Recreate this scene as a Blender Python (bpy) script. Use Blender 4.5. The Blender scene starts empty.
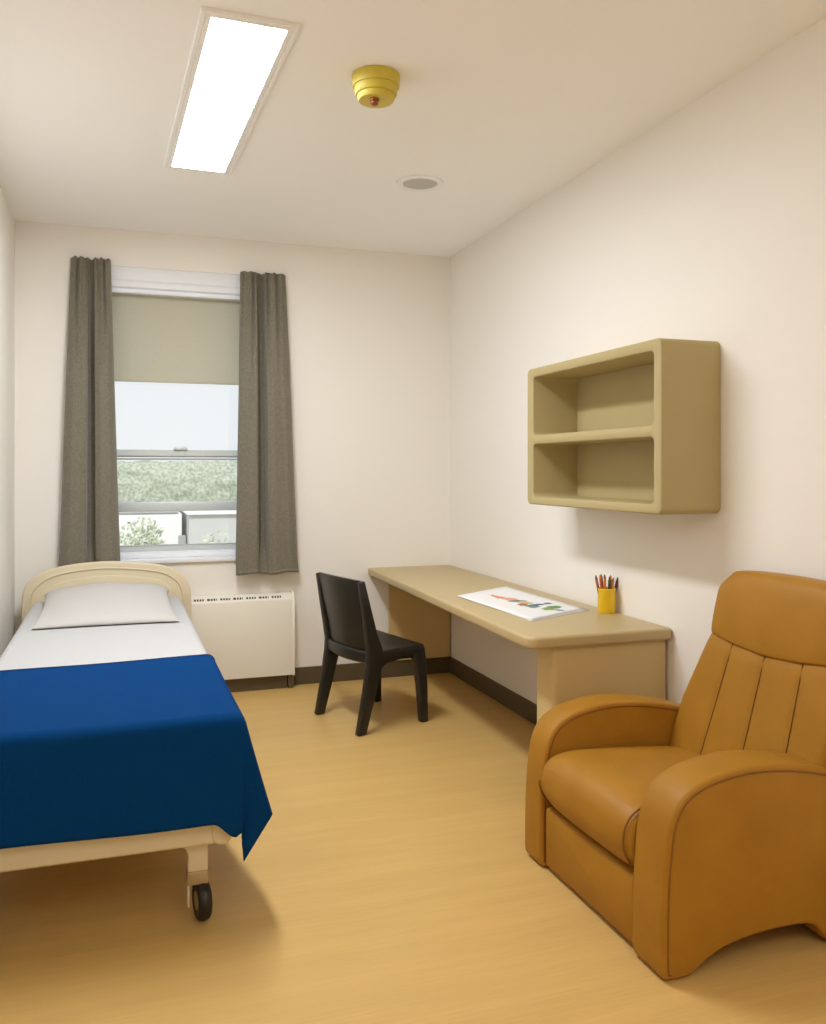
import bpy, bmesh, math, random
from mathutils import Vector, Matrix
random.seed(7)
SC = bpy.context.scene
COL = SC.collection
PI = math.pi

# ------------------------------------------------------------------ dimensions
XL, XR, YB, YF, ZC = -0.5545, 2.106, 5.4206, -2.2, 2.7745
WT = 0.20                                   # wall thickness

# ------------------------------------------------------------------ materials
def nodes_of(name):
    m = bpy.data.materials.new(name); m.use_nodes = True
    nt = m.node_tree
    return m, nt, nt.nodes['Principled BSDF']

def mat(name, col, rough=0.5, spec=0.5, noise=None, bump=None, sheen=0.0, metal=0.0, vary=0.0, vscale=4.0, coords='Object'):
    """plain procedural surface: base colour with a slight noise variation and a fine bump"""
    m, nt, b = nodes_of(name)
    b.inputs['Base Color'].default_value = (*col, 1)
    b.inputs['Roughness'].default_value = rough
    b.inputs['Specular IOR Level'].default_value = spec
    b.inputs['Metallic'].default_value = metal
    if sheen:
        b.inputs['Sheen Weight'].default_value = sheen
        b.inputs['Sheen Roughness'].default_value = 0.5
    tc = nt.nodes.new('ShaderNodeTexCoord')
    if vary:
        n = nt.nodes.new('ShaderNodeTexNoise'); n.inputs['Scale'].default_value = vscale; n.inputs['Detail'].default_value = 5
        nt.links.new(tc.outputs[coords], n.inputs['Vector'])
        mx = nt.nodes.new('ShaderNodeMix'); mx.data_type = 'RGBA'
        mx.inputs['A'].default_value = (*[c * (1 - vary) for c in col], 1)
        mx.inputs['B'].default_value = (*[min(1, c * (1 + vary)) for c in col], 1)
        nt.links.new(n.outputs['Fac'], mx.inputs['Factor'])
        nt.links.new(mx.outputs['Result'], b.inputs['Base Color'])
    if bump:
        scale, strength, dist = bump
        n2 = nt.nodes.new('ShaderNodeTexNoise'); n2.inputs['Scale'].default_value = scale; n2.inputs['Detail'].default_value = 3
        nt.links.new(tc.outputs[coords], n2.inputs['Vector'])
        bp = nt.nodes.new('ShaderNodeBump'); bp.inputs['Strength'].default_value = strength; bp.inputs['Distance'].default_value = dist
        nt.links.new(n2.outputs['Fac'], bp.inputs['Height'])
        nt.links.new(bp.outputs['Normal'], b.inputs['Normal'])
    return m

def floor_mat():
    m, nt, b = nodes_of('honey_vinyl_plank')
    tc = nt.nodes.new('ShaderNodeTexCoord')
    def noise(sc, scale, detail=6, rough=0.6):
        mp = nt.nodes.new('ShaderNodeMapping'); mp.inputs['Scale'].default_value = sc
        nt.links.new(tc.outputs['Object'], mp.inputs['Vector'])
        n = nt.nodes.new('ShaderNodeTexNoise'); n.inputs['Scale'].default_value = scale
        n.inputs['Detail'].default_value = detail; n.inputs['Roughness'].default_value = rough
        nt.links.new(mp.outputs['Vector'], n.inputs['Vector'])
        return n
    fine = noise((1.4, 34, 1), 3.4)
    wide = noise((0.5, 4.5, 1), 2.0, 3)
    r1 = nt.nodes.new('ShaderNodeValToRGB')
    r1.color_ramp.elements[0].position = 0.30; r1.color_ramp.elements[0].color = (0.620, 0.402, 0.134, 1)
    r1.color_ramp.elements[1].position = 0.70; r1.color_ramp.elements[1].color = (0.670, 0.442, 0.156, 1)
    nt.links.new(fine.outputs['Fac'], r1.inputs['Fac'])
    r2 = nt.nodes.new('ShaderNodeValToRGB')
    r2.color_ramp.elements[0].position = 0.35; r2.color_ramp.elements[0].color = (0.92, 0.91, 0.89, 1)
    r2.color_ramp.elements[1].position = 0.65; r2.color_ramp.elements[1].color = (1, 1, 1, 1)
    nt.links.new(wide.outputs['Fac'], r2.inputs['Fac'])
    mx = nt.nodes.new('ShaderNodeMix'); mx.data_type = 'RGBA'; mx.blend_type = 'MULTIPLY'
    mx.inputs['Factor'].default_value = 1
    nt.links.new(r1.outputs['Color'], mx.inputs['A']); nt.links.new(r2.outputs['Color'], mx.inputs['B'])
    nt.links.new(mx.outputs['Result'], b.inputs['Base Color'])
    b.inputs['Roughness'].default_value = 0.42
    b.inputs['Specular IOR Level'].default_value = 0.35
    bp = nt.nodes.new('ShaderNodeBump'); bp.inputs['Strength'].default_value = 0.08; bp.inputs['Distance'].default_value = 0.002
    nt.links.new(fine.outputs['Fac'], bp.inputs['Height']); nt.links.new(bp.outputs['Normal'], b.inputs['Normal'])
    return m

def weave_mat(name, c0, c1, scale, rough=0.9, sheen=0.3, bump=0.3):
    """cloth: two crossed fine noises"""
    m, nt, b = nodes_of(name)
    tc = nt.nodes.new('ShaderNodeTexCoord')
    outs = []
    for sc in ((1, 1, 0.12), (0.12, 0.12, 1)):
        mp = nt.nodes.new('ShaderNodeMapping'); mp.inputs['Scale'].default_value = sc
        nt.links.new(tc.outputs['Object'], mp.inputs['Vector'])
        n = nt.nodes.new('ShaderNodeTexNoise'); n.inputs['Scale'].default_value = scale; n.inputs['Detail'].default_value = 2
        nt.links.new(mp.outputs['Vector'], n.inputs['Vector']); outs.append(n.outputs['Fac'])
    ad = nt.nodes.new('ShaderNodeMath'); ad.operation = 'MULTIPLY'
    nt.links.new(outs[0], ad.inputs[0]); nt.links.new(outs[1], ad.inputs[1])
    r = nt.nodes.new('ShaderNodeValToRGB')
    r.color_ramp.elements[0].position = 0.15; r.color_ramp.elements[0].color = (*c0, 1)
    r.color_ramp.elements[1].position = 0.38; r.color_ramp.elements[1].color = (*c1, 1)
    nt.links.new(ad.outputs['Value'], r.inputs['Fac']); nt.links.new(r.outputs['Color'], b.inputs['Base Color'])
    b.inputs['Roughness'].default_value = rough; b.inputs['Sheen Weight'].default_value = sheen
    b.inputs['Specular IOR Level'].default_value = 0.15
    bp = nt.nodes.new('ShaderNodeBump'); bp.inputs['Strength'].default_value = bump; bp.inputs['Distance'].default_value = 0.002
    nt.links.new(ad.outputs['Value'], bp.inputs['Height']); nt.links.new(bp.outputs['Normal'], b.inputs['Normal'])
    return m

def leather_mat():
    m, nt, b = nodes_of('tan_vinyl_leather')
    tc = nt.nodes.new('ShaderNodeTexCoord')
    n = nt.nodes.new('ShaderNodeTexNoise'); n.inputs['Scale'].default_value = 6; n.inputs['Detail'].default_value = 4
    nt.links.new(tc.outputs['Object'], n.inputs['Vector'])
    r = nt.nodes.new('ShaderNodeValToRGB')
    r.color_ramp.elements[0].position = 0.3; r.color_ramp.elements[0].color = (0.345, 0.160, 0.014, 1)
    r.color_ramp.elements[1].position = 0.7; r.color_ramp.elements[1].color = (0.400, 0.192, 0.020, 1)
    nt.links.new(n.outputs['Fac'], r.inputs['Fac']); nt.links.new(r.outputs['Color'], b.inputs['Base Color'])
    v = nt.nodes.new('ShaderNodeTexVoronoi'); v.inputs['Scale'].default_value = 320
    nt.links.new(tc.outputs['Object'], v.inputs['Vector'])
    bp = nt.nodes.new('ShaderNodeBump'); bp.inputs['Strength'].default_value = 0.18; bp.inputs['Distance'].default_value = 0.001
    nt.links.new(v.outputs['Distance'], bp.inputs['Height']); nt.links.new(bp.outputs['Normal'], b.inputs['Normal'])
    b.inputs['Roughness'].default_value = 0.5; b.inputs['Specular IOR Level'].default_value = 0.25
    return m

def emit_mat(name, col, strength):
    m = bpy.data.materials.new(name); m.use_nodes = True; nt = m.node_tree
    nt.nodes.remove(nt.nodes['Principled BSDF'])
    e = nt.nodes.new('ShaderNodeEmission'); e.inputs['Color'].default_value = (*col, 1); e.inputs['Strength'].default_value = strength
    nt.links.new(e.outputs['Emission'], nt.nodes['Material Output'].inputs['Surface'])
    return m

def glass_mat():
    m = bpy.data.materials.new('clear_window_glass'); m.use_nodes = True; nt = m.node_tree
    nt.nodes.remove(nt.nodes['Principled BSDF'])
    t = nt.nodes.new('ShaderNodeBsdfTransparent'); t.inputs['Color'].default_value = (0.97, 0.985, 0.98, 1)
    g = nt.nodes.new('ShaderNodeBsdfGlossy'); g.inputs['Roughness'].default_value = 0.02
    mx = nt.nodes.new('ShaderNodeMixShader'); mx.inputs['Fac'].default_value = 0.05
    nt.links.new(t.outputs[0], mx.inputs[1]); nt.links.new(g.outputs[0], mx.inputs[2])
    nt.links.new(mx.outputs[0], nt.nodes['Material Output'].inputs['Surface'])
    return m

def foliage_mat(name, c0, c1, scale):
    m, nt, b = nodes_of(name)
    tc = nt.nodes.new('ShaderNodeTexCoord')
    n = nt.nodes.new('ShaderNodeTexNoise'); n.inputs['Scale'].default_value = scale; n.inputs['Detail'].default_value = 6
    nt.links.new(tc.outputs['Object'], n.inputs['Vector'])
    r = nt.nodes.new('ShaderNodeValToRGB')
    r.color_ramp.elements[0].position = 0.38; r.color_ramp.elements[0].color = (*c0, 1)
    r.color_ramp.elements[1].position = 0.62; r.color_ramp.elements[1].color = (*c1, 1)
    nt.links.new(n.outputs['Fac'], r.inputs['Fac']); nt.links.new(r.outputs['Color'], b.inputs['Base Color'])
    b.inputs['Roughness'].default_value = 0.9; b.inputs['Specular IOR Level'].default_value = 0.1
    return m

def paper_mat():
    """white paper with a loose watercolour of coral, ochre, green and slate strokes"""
    m, nt, b = nodes_of('painted_paper')
    tc = nt.nodes.new('ShaderNodeTexCoord')
    nz = nt.nodes.new('ShaderNodeTexNoise'); nz.inputs['Scale'].default_value = 18; nz.inputs['Detail'].default_value = 3
    nt.links.new(tc.outputs['Object'], nz.inputs['Vector'])
    sub = nt.nodes.new('ShaderNodeVectorMath'); sub.operation = 'SUBTRACT'; sub.inputs[1].default_value = (0.5, 0.5, 0.5)
    nt.links.new(nz.outputs['Color'], sub.inputs[0])
    scl = nt.nodes.new('ShaderNodeVectorMath'); scl.operation = 'SCALE'; scl.inputs['Scale'].default_value = 0.07
    nt.links.new(sub.outputs[0], scl.inputs[0])
    wob = nt.nodes.new('ShaderNodeVectorMath'); wob.operation = 'ADD'
    nt.links.new(tc.outputs['Object'], wob.inputs[0]); nt.links.new(scl.outputs[0], wob.inputs[1])
    cur = None
    base = (0.80, 0.80, 0.80)
    # (x, y) on the sheet, half sizes, turn, colour
    strokes = [(-0.030, 0.150, 0.022, 0.120, 0.12, (0.70, 0.24, 0.16)), (-0.010, 0.085, 0.040, 0.055, 0.0, (0.74, 0.36, 0.25)), (0.000, 0.022, 0.044, 0.030, 0.0, (0.09, 0.18, 0.14)),
               (0.010, -0.035, 0.036, 0.060, 0.1, (0.60, 0.47, 0.22)), (-0.030, -0.085, 0.026, 0.045, -0.3, (0.34, 0.15, 0.08)),
               (0.020, -0.120, 0.075, 0.026, 0.3, (0.05, 0.11, 0.16)), (-0.010, -0.160, 0.034, 0.040, -0.4, (0.14, 0.24, 0.24)),
               (0.070, -0.205, 0.055, 0.036, 0.6, (0.14, 0.28, 0.07)), (0.025, -0.245, 0.034, 0.042, 0.2, (0.26, 0.34, 0.10)),
               (0.055, -0.290, 0.028, 0.030, 0.0, (0.08, 0.14, 0.20)), (0.100, -0.090, 0.022, 0.020, 0.0, (0.06, 0.12, 0.18))]
    for sx, sy, hx, hy, rot, c in strokes:
        mp = nt.nodes.new('ShaderNodeMapping'); mp.vector_type = 'TEXTURE'
        mp.inputs['Location'].default_value = (sx, sy, 0); mp.inputs['Rotation'].default_value = (0, 0, rot)
        mp.inputs['Scale'].default_value = (hx, hy, 1000)
        nt.links.new(wob.outputs[0], mp.inputs['Vector'])
        ln = nt.nodes.new('ShaderNodeVectorMath'); ln.operation = 'LENGTH'; nt.links.new(mp.outputs['Vector'], ln.inputs[0])
        mr = nt.nodes.new('ShaderNodeMapRange'); mr.inputs['From Min'].default_value = 1.05; mr.inputs['From Max'].default_value = 0.75
        nt.links.new(ln.outputs['Value'], mr.inputs['Value'])
        mx = nt.nodes.new('ShaderNodeMix'); mx.data_type = 'RGBA'
        if cur is None: mx.inputs['A'].default_value = (*base, 1)
        else: nt.links.new(cur, mx.inputs['A'])
        mx.inputs['B'].default_value = (*c, 1)
        nt.links.new(mr.outputs['Result'], mx.inputs['Factor']); cur = mx.outputs['Result']
    nt.links.new(cur, b.inputs['Base Color']); b.inputs['Roughness'].default_value = 0.8
    return m

M = dict(
    wall=mat('cream_wall_paint', (0.84, 0.81, 0.755), 0.75, 0.2, bump=(220, 0.06, 0.001)),
    ceiling=mat('ceiling_paint', (0.93, 0.93, 0.925), 0.85, 0.15, bump=(180, 0.05, 0.001)),
    floor=floor_mat(),
    baseboard=mat('olive_brown_vinyl', (0.105, 0.078, 0.040), 0.5, 0.4, vary=0.08),
    white=mat('white_paint', (0.80, 0.82, 0.86), 0.45, 0.4),
    alu=mat('pale_window_metal', (0.58, 0.63, 0.64), 0.4, 0.5, metal=0.1),
    shade=weave_mat('sage_blind_cloth', (0.47, 0.46, 0.36), (0.52, 0.505, 0.405), 500, 0.85, 0.1, 0.1),
    curtain=weave_mat('grey_curtain_weave', (0.150, 0.135, 0.100), (0.225, 0.202, 0.153), 420, 0.9, 0.25, 0.3),
    glass=glass_mat(),
    diffuser=emit_mat('light_diffuser_glow', (0.965, 1.0, 1.05), 42.0),
    diffuser_fill=emit_mat('added_fill_glow', (1.0, 0.99, 0.95), 24.0),  # glow of the added fill panel behind the camera
    fixture=mat('fixture_white_metal', (0.88, 0.88, 0.87), 0.4, 0.5),
    yellow=mat('detector_yellow_plastic', (0.62, 0.50, 0.065), 0.45, 0.45),
    copper=mat('copper_brown_metal', (0.30, 0.10, 0.03), 0.35, 0.5, metal=0.5),
    speaker=mat('grey_perforated_metal', (0.55, 0.55, 0.52), 0.6, 0.3, bump=(900, 0.6, 0.002)),
    bedframe=mat('cream_bed_plastic', (0.70, 0.61, 0.43), 0.45, 0.4),
    steel=mat('brushed_caster_metal', (0.45, 0.36, 0.22), 0.4, 0.5, metal=0.5),
    rubber=mat('black_caster_rubber', (0.013, 0.011, 0.009), 0.45, 0.5),
    sheet=mat('white_cotton_sheet', (0.50, 0.50, 0.50), 0.85, 0.15, bump=(9, 0.10, 0.02)),
    pillow=mat('white_pillow_cotton', (0.52, 0.505, 0.485), 0.85, 0.15, bump=(12, 0.16, 0.02)),
    blanket=mat('royal_blue_fleece', (0.002, 0.042, 0.158), 0.95, 0.05, vary=0.16, vscale=120, bump=(420, 0.35, 0.002)),
    hem=mat('navy_blanket_binding', (0.004, 0.018, 0.085), 0.8, 0.2),
    radiator=mat('cream_radiator_enamel', (0.78, 0.74, 0.64), 0.45, 0.4),
    dark=mat('dark_vent_gap', (0.06, 0.055, 0.045), 0.7, 0.2),
    chair=mat('charcoal_moulded_plastic', (0.017, 0.016, 0.014), 0.38, 0.45, bump=(300, 0.08, 0.001)),
    desk=mat('tan_desk_laminate', (0.50, 0.385, 0.195), 0.42, 0.4, vary=0.03, vscale=9),
    panel=mat('taupe_desk_panel', (0.62, 0.465, 0.220), 0.5, 0.35, vary=0.03),
    shelf=mat('khaki_moulded_shelf', (0.45, 0.365, 0.178), 0.55, 0.3, vary=0.02, bump=(260, 0.05, 0.001)),
    leather=leather_mat(),
    piping=mat('stitched_piping', (0.22, 0.090, 0.012), 0.5, 0.35),
    seam=mat('dark_seam_thread', (0.10, 0.040, 0.010), 0.7, 0.2),
    paper=paper_mat(),
    plain=mat('plain_white_paper', (0.78, 0.78, 0.77), 0.85, 0.1),
    cup=mat('glossy_yellow_cup', (0.84, 0.56, 0.015), 0.3, 0.5),
    rust=mat('rust_red_pencil', (0.44, 0.11, 0.045), 0.45, 0.4),
    orange=mat('orange_pencil', (0.66, 0.20, 0.045), 0.45, 0.4),
    green=mat('dark_green_pencil', (0.055, 0.085, 0.025), 0.45, 0.4),
    brownp=mat('dark_brown_pencil', (0.10, 0.045, 0.025), 0.45, 0.4),
    lead=mat('dark_pencil_tip', (0.13, 0.045, 0.025), 0.6, 0.3),
    render_wall=mat('pale_render', (0.90, 0.90, 0.89), 0.9, 0.1, vary=0.03),
    grey_wall=mat('grey_cladding', (0.62, 0.62, 0.62), 0.9, 0.1, vary=0.03),
    slate=mat('grey_roof_felt', (0.42, 0.44, 0.44), 0.9, 0.1),
    hedge=foliage_mat('pale_hedge_leaves', (0.34, 0.385, 0.30), (0.56, 0.60, 0.49), 16),
    shrub=foliage_mat('light_shrub_leaves', (0.50, 0.56, 0.44), (0.70, 0.74, 0.58), 14),
    lawn=foliage_mat('faded_lawn', (0.42, 0.46, 0.34), (0.52, 0.55, 0.44), 3),
)

# ------------------------------------------------------------------ object helpers
ORG = {}                                    # thing -> matrix (world) used to bring world coordinates home

def tag(o, label=None, cat=None, group=None, kind=None):
    if label: o['label'] = label
    if cat: o['category'] = cat
    if group: o['group'] = group
    if kind: o['kind'] = kind
    return o

def thing(name, label, cat, loc=(0, 0, 0), rotz=0.0, group=None):
    o = bpy.data.objects.new(name, None); COL.objects.link(o)
    o.location = loc; o.rotation_euler = (0, 0, rotz); o.empty_display_size = 0.1
    ORG[o.name] = Matrix.Translation(Vector(loc)) @ Matrix.Rotation(rotz, 4, 'Z')
    return tag(o, label, cat, group)

def finish(name, bm, material, smooth, mats=None):
    bmesh.ops.recalc_face_normals(bm, faces=bm.faces[:])
    me = bpy.data.meshes.new(name); bm.to_mesh(me); bm.free()
    for mm in ([material] if mats is None else mats): me.materials.append(mm)
    if smooth:
        me.polygons.foreach_set('use_smooth', [True] * len(me.polygons))
        if smooth < 179: me.set_sharp_from_angle(angle=math.radians(smooth))
    return me

def obj(name, bm, material, parent=None, loc=None, local=False, smooth=40, subsurf=0, solid=None, mats=None):
    """link a bmesh as ONE object. Coordinates are world ones unless local; with loc the origin moves there."""
    root = parent
    while root is not None and root.parent is not None: root = root.parent
    if root is not None:
        if not local: bm.transform(ORG[root.name].inverted())
    elif loc is not None and not local:
        bm.transform(Matrix.Translation(-Vector(loc)))
    o = bpy.data.objects.new(name, finish(name, bm, material, smooth, mats)); COL.objects.link(o)
    if root is None and loc is not None: o.location = loc
    if parent is not None: o.parent = parent
    ORG[o.name] = ORG[root.name] if root is not None else Matrix.Translation(Vector(loc or (0, 0, 0)))
    if solid:
        md = o.modifiers.new('thickness', 'SOLIDIFY'); md.thickness = solid[0]; md.offset = solid[1]
    if subsurf:
        md = o.modifiers.new('smooth', 'SUBSURF'); md.levels = subsurf; md.render_levels = subsurf
    return o

def struct(name, bm, material, parent=None, smooth=40):
    o = obj(name, bm, material, parent, smooth=smooth)
    if parent is None: o['kind'] = 'structure'
    return o

# ------------------------------------------------------------------ shape helpers
def box(x0, x1, y0, y1, z0, z1, r=0.0, seg=2, bm=None):
    bm2 = bmesh.new()
    bmesh.ops.create_cube(bm2, size=1)
    for v in bm2.verts:
        v.co = Vector((x0 + (v.co.x + .5) * (x1 - x0), y0 + (v.co.y + .5) * (y1 - y0), z0 + (v.co.z + .5) * (z1 - z0)))
    if r: bmesh.ops.bevel(bm2, geom=bm2.edges[:], offset=r, segments=seg, profile=0.5, affect='EDGES')
    return join(bm, bm2)

def join(bm, bm2):
    if bm is None: return bm2
    me = bpy.data.meshes.new('tmp'); bm2.to_mesh(me); bm2.free()
    bm.from_mesh(me); bpy.data.meshes.remove(me)
    return bm

def catmull(pts, n=6, closed=False):
    out, N = [], len(pts)
    rng = N if closed else N - 1
    P = [Vector(p) for p in pts]
    for i in range(rng):
        if closed: a, b, c, d = P[(i - 1) % N], P[i], P[(i + 1) % N], P[(i + 2) % N]
        else: a, b, c, d = P[max(i - 1, 0)], P[i], P[i + 1], P[min(i + 2, N - 1)]
        for k in range(n):
            t = k / n
            out.append(0.5 * ((2 * b) + (c - a) * t + (2 * a - 5 * b + 4 * c - d) * t * t + (3 * b - a - 3 * c + d) * t ** 3))
    if not closed: out.append(P[-1])
    return out

def inset2(pts, d):
    """closed 2D outline moved inwards by d along averaged normals (outline counter-clockwise)"""
    N, out = len(pts), []
    for i in range(N):
        a, b, c = pts[i - 1], pts[i], pts[(i + 1) % N]
        e1 = (b - a).normalized(); e2 = (c - b).normalized()
        n1 = Vector((-e1.y, e1.x)); n2 = Vector((-e2.y, e2.x))
        m = n1 + n2
        m = n1 if m.length < 1e-6 else m.normalized()
        k = max(0.5, m.dot(n1))
        out.append(b + m * (d / k))
    return out

def area2(p): return 0.5 * sum(p[i - 1].x * p[i].y - p[i].x * p[i - 1].y for i in range(len(p)))

def slab(outline, t0, t1, r=0.01, seg=4, plane='XZ', bm=None, puff=0.0):
    """closed 2D outline given a thickness t0..t1 along the third axis, with rounded rims"""
    P = [Vector((p[0], p[1])) for p in outline]
    if area2(P) < 0: P.reverse()
    def place(p, t):
        if plane == 'XZ': return Vector((p.x, t, p.y))
        if plane == 'XY': return Vector((p.x, p.y, t))
        return Vector((t, p.x, p.y))                       # YZ
    rings = []
    r = min(r, abs(t1 - t0) / 2)
    for k in range(seg + 1):
        a = PI / 2 * k / seg
        rings.append((inset2(P, r * (1 - math.sin(a))), t0 + r * (1 - math.cos(a))))
    for k in range(seg + 1):
        a = PI / 2 * (1 - k / seg)
        rings.append((inset2(P, r * (1 - math.sin(a))), t1 - r * (1 - math.cos(a))))
    b2 = bmesh.new(); V = []
    for pts, t in rings: V.append([b2.verts.new(place(p, t)) for p in pts])
    n = len(P)
    for k in range(len(V) - 1):
        if r < 1e-6 and rings[k][1] == rings[k + 1][1]: continue
        for i in range(n):
            j = (i + 1) % n
            b2.faces.new((V[k][i], V[k][j], V[k + 1][j], V[k + 1][i]))
    b2.faces.new(V[0]); b2.faces.new(V[-1])
    return join(bm, b2)

def rrect(x0, x1, y0, y1, r, n=6):
    out = []
    for cx, cy, a0 in ((x1 - r, y1 - r, 0), (x0 + r, y1 - r, PI / 2), (x0 + r, y0 + r, PI), (x1 - r, y0 + r, 1.5 * PI)):
        for k in range(n + 1):
            a = a0 + PI / 2 * k / n
            out.append((cx + r * math.cos(a), cy + r * math.sin(a)))
    return out

def lathe(prof, cx, cy, n=40, bm=None, axis='Z'):
    """profile [(radius, z)] turned about a vertical axis"""
    b2 = bmesh.new(); V = []
    for r, z in prof:
        if r < 1e-6: V.append([b2.verts.new((cx, cy, z))])
        else: V.append([b2.verts.new((cx + r * math.cos(2 * PI * i / n), cy + r * math.sin(2 * PI * i / n), z)) for i in range(n)])
    for a, b in zip(V, V[1:]):
        for i in range(n):
            j = (i + 1) % n
            if len(a) == 1 and len(b) == 1: continue
            if len(a) == 1: b2.faces.new((a[0], b[i], b[j]))
            elif len(b) == 1: b2.faces.new((a[i], a[j], b[0]))
            else: b2.faces.new((a[i], a[j], b[j], b[i]))
    return join(bm, b2)

def tube(pts, r, n=8, closed=False, bm=None):
    b2 = bmesh.new(); P = [Vector(p) for p in pts]; N = len(P); V = []
    up = Vector((0, 1, 0))
    for i in range(N):
        if closed: t = P[(i + 1) % N] - P[i - 1]
        else: t = P[min(i + 1, N - 1)] - P[max(i - 1, 0)]
        t.normalize()
        s = t.cross(up)
        if s.length < 1e-3: s = t.cross(Vector((1, 0, 0)))
        s.normalize(); q = s.cross(t).normalized()
        V.append([b2.verts.new(P[i] + r * (math.cos(2 * PI * k / n) * s + math.sin(2 * PI * k / n) * q)) for k in range(n)])
    for i in range(N if closed else N - 1):
        a, b = V[i], V[(i + 1) % N]
        for k in range(n):
            b2.faces.new((a[k], a[(k + 1) % n], b[(k + 1) % n], b[k]))
    if not closed: b2.faces.new(V[0]); b2.faces.new(V[-1])
    return join(bm, b2)

def sweep(pts, lat, dep, bev=0.006):
    """bar in the XZ plane: pts (x, y, z); lat = full width along y, dep = full depth across the path"""
    b2 = bmesh.new(); P = [Vector(p) for p in pts]; V = []
    for i, p in enumerate(P):
        t = P[min(i + 1, len(P) - 1)] - P[max(i - 1, 0)]; t.normalize()
        d = Vector((t.z, 0, -t.x)).normalized() if i not in (0,) else Vector((1, 0, 0))
        w, e = lat[i] / 2, dep[i] / 2; y = Vector((0, 1, 0))
        V.append([b2.verts.new(p + s1 * d * e + s2 * y * w) for s1, s2 in ((-1, -1), (1, -1), (1, 1), (-1, 1))])
    for a, b in zip(V, V[1:]):
        for k in range(4): b2.faces.new((a[k], a[(k + 1) % 4], b[(k + 1) % 4], b[k]))
    b2.faces.new(V[0]); b2.faces.new(V[-1])
    bmesh.ops.recalc_face_normals(b2, faces=b2.faces[:])
    es = [e for e in b2.edges if len(e.link_faces) == 2 and e.calc_face_angle(0) > 0.9]
    bmesh.ops.bevel(b2, geom=es, offset=bev, segments=3, profile=0.5, affect='EDGES')
    return b2

def grid(nu, nv, f, bm=None):
    b2 = bm or bmesh.new()
    V = [[b2.verts.new(f(i / nu, j / nv)) for j in range(nv + 1)] for i in range(nu + 1)]
    for i in range(nu):
        for j in range(nv): b2.faces.new((V[i][j], V[i + 1][j], V[i + 1][j + 1], V[i][j + 1]))
    return b2

def lens(nu, nv, mid, vec, pu=5.0, pv=5.0, pv0=None):
    """closed padded shape about a mid surface: mid(a, b) in -1..1, vec(a, b) = half thickness vectors (front, back)"""
    def sp(k, n): return math.sin(PI / 2 * (2 * k / n - 1))
    def e(a, b): return max(0.0, 1 - abs(a) ** pu) ** (1 / pu) * (lambda q: max(0.0, 1 - abs(b) ** q) ** (1 / q))(pv0 if (pv0 and b < 0) else pv)
    b2 = bmesh.new(); F = []; B = []
    for i in range(nu + 1):
        F.append([]); B.append([])
        for j in range(nv + 1):
            a, b = sp(i, nu), sp(j, nv)
            m = Vector(mid(a, b)); f, k = vec(a, b); w = e(a, b)
            edge = i in (0, nu) or j in (0, nv)
            v = b2.verts.new(m + Vector(f) * w); F[-1].append(v)
            B[-1].append(v if edge else b2.verts.new(m + Vector(k) * w))
    for i in range(nu):
        for j in range(nv):
            b2.faces.new((F[i][j], F[i + 1][j], F[i + 1][j + 1], F[i][j + 1]))
            q = (B[i][j], B[i][j + 1], B[i + 1][j + 1], B[i + 1][j])
            if len(set(q)) >= 3 and set(q) != {F[i][j], F[i + 1][j], F[i + 1][j + 1], F[i][j + 1]}: b2.faces.new(q)
    return b2

def smoothstep(t): t = max(0.0, min(1.0, t)); return t * t * (3 - 2 * t)
def lerp(a, b, t): return a + (b - a) * t
def interp(x, xs, ys):
    if x <= xs[0]: return ys[0]
    for i in range(len(xs) - 1):
        if x <= xs[i + 1]: return lerp(ys[i], ys[i + 1], (x - xs[i]) / (xs[i + 1] - xs[i]))
    return ys[-1]

# ================================================================== ROOM SHELL
struct('floor', box(XL - WT, XR + WT, YF - WT, YB + WT, -0.12, 0), M['floor'])
struct('ceiling', box(XL - WT, XR + WT, YF - WT, YB + WT, ZC, ZC + 0.12), M['ceiling'])
struct('wall_left', box(XL - WT, XL, YF - WT, YB + WT, 0, ZC), M['wall'])
struct('wall_right', box(XR, XR + WT, YF - WT, YB + WT, 0, ZC), M['wall'])
struct('wall_front', box(XL, XR, YF - WT, YF, 0, ZC), M['wall'])

HX0, HX1, HZ0, HZ1 = -0.098, 0.802, 0.815, 2.557            # window opening
def wall_with_hole():
    bm = bmesh.new(); L = []
    for y in (YB, YB + WT):
        o = [bm.verts.new((x, y, z)) for x, z in ((XL, 0), (XR, 0), (XR, ZC), (XL, ZC))]
        h = [bm.verts.new((x, y, z)) for x, z in ((HX0, HZ0), (HX1, HZ0), (HX1, HZ1), (HX0, HZ1))]
        for k in range(4): bm.faces.new((o[k], o[(k + 1) % 4], h[(k + 1) % 4], h[k]))
        L.append((o, h))
    for k in range(4):
        j = (k + 1) % 4
        bm.faces.new((L[0][1][k], L[0][1][j], L[1][1][j], L[1][1][k]))
        bm.faces.new((L[0][0][k], L[0][0][j], L[1][0][j], L[1][0][k]))
    return bm
struct('wall_back', wall_with_hole(), M['wall'])

def skirting(name, x0, x1, y0, y1):
    struct(name, box(x0, x1, y0, y1, 0, 0.108, 0.003, 1), M['baseboard'])
skirting('baseboard_back', XL + 0.014, 0.0, YB - 0.012, YB)
skirting('baseboard_back.001', 1.050, XR - 0.012, YB - 0.012, YB)
skirting('baseboard_right', XR - 0.012, XR, YF, YB)
skirting('baseboard_left', XL, XL + 0.012, YF, YB)

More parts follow.
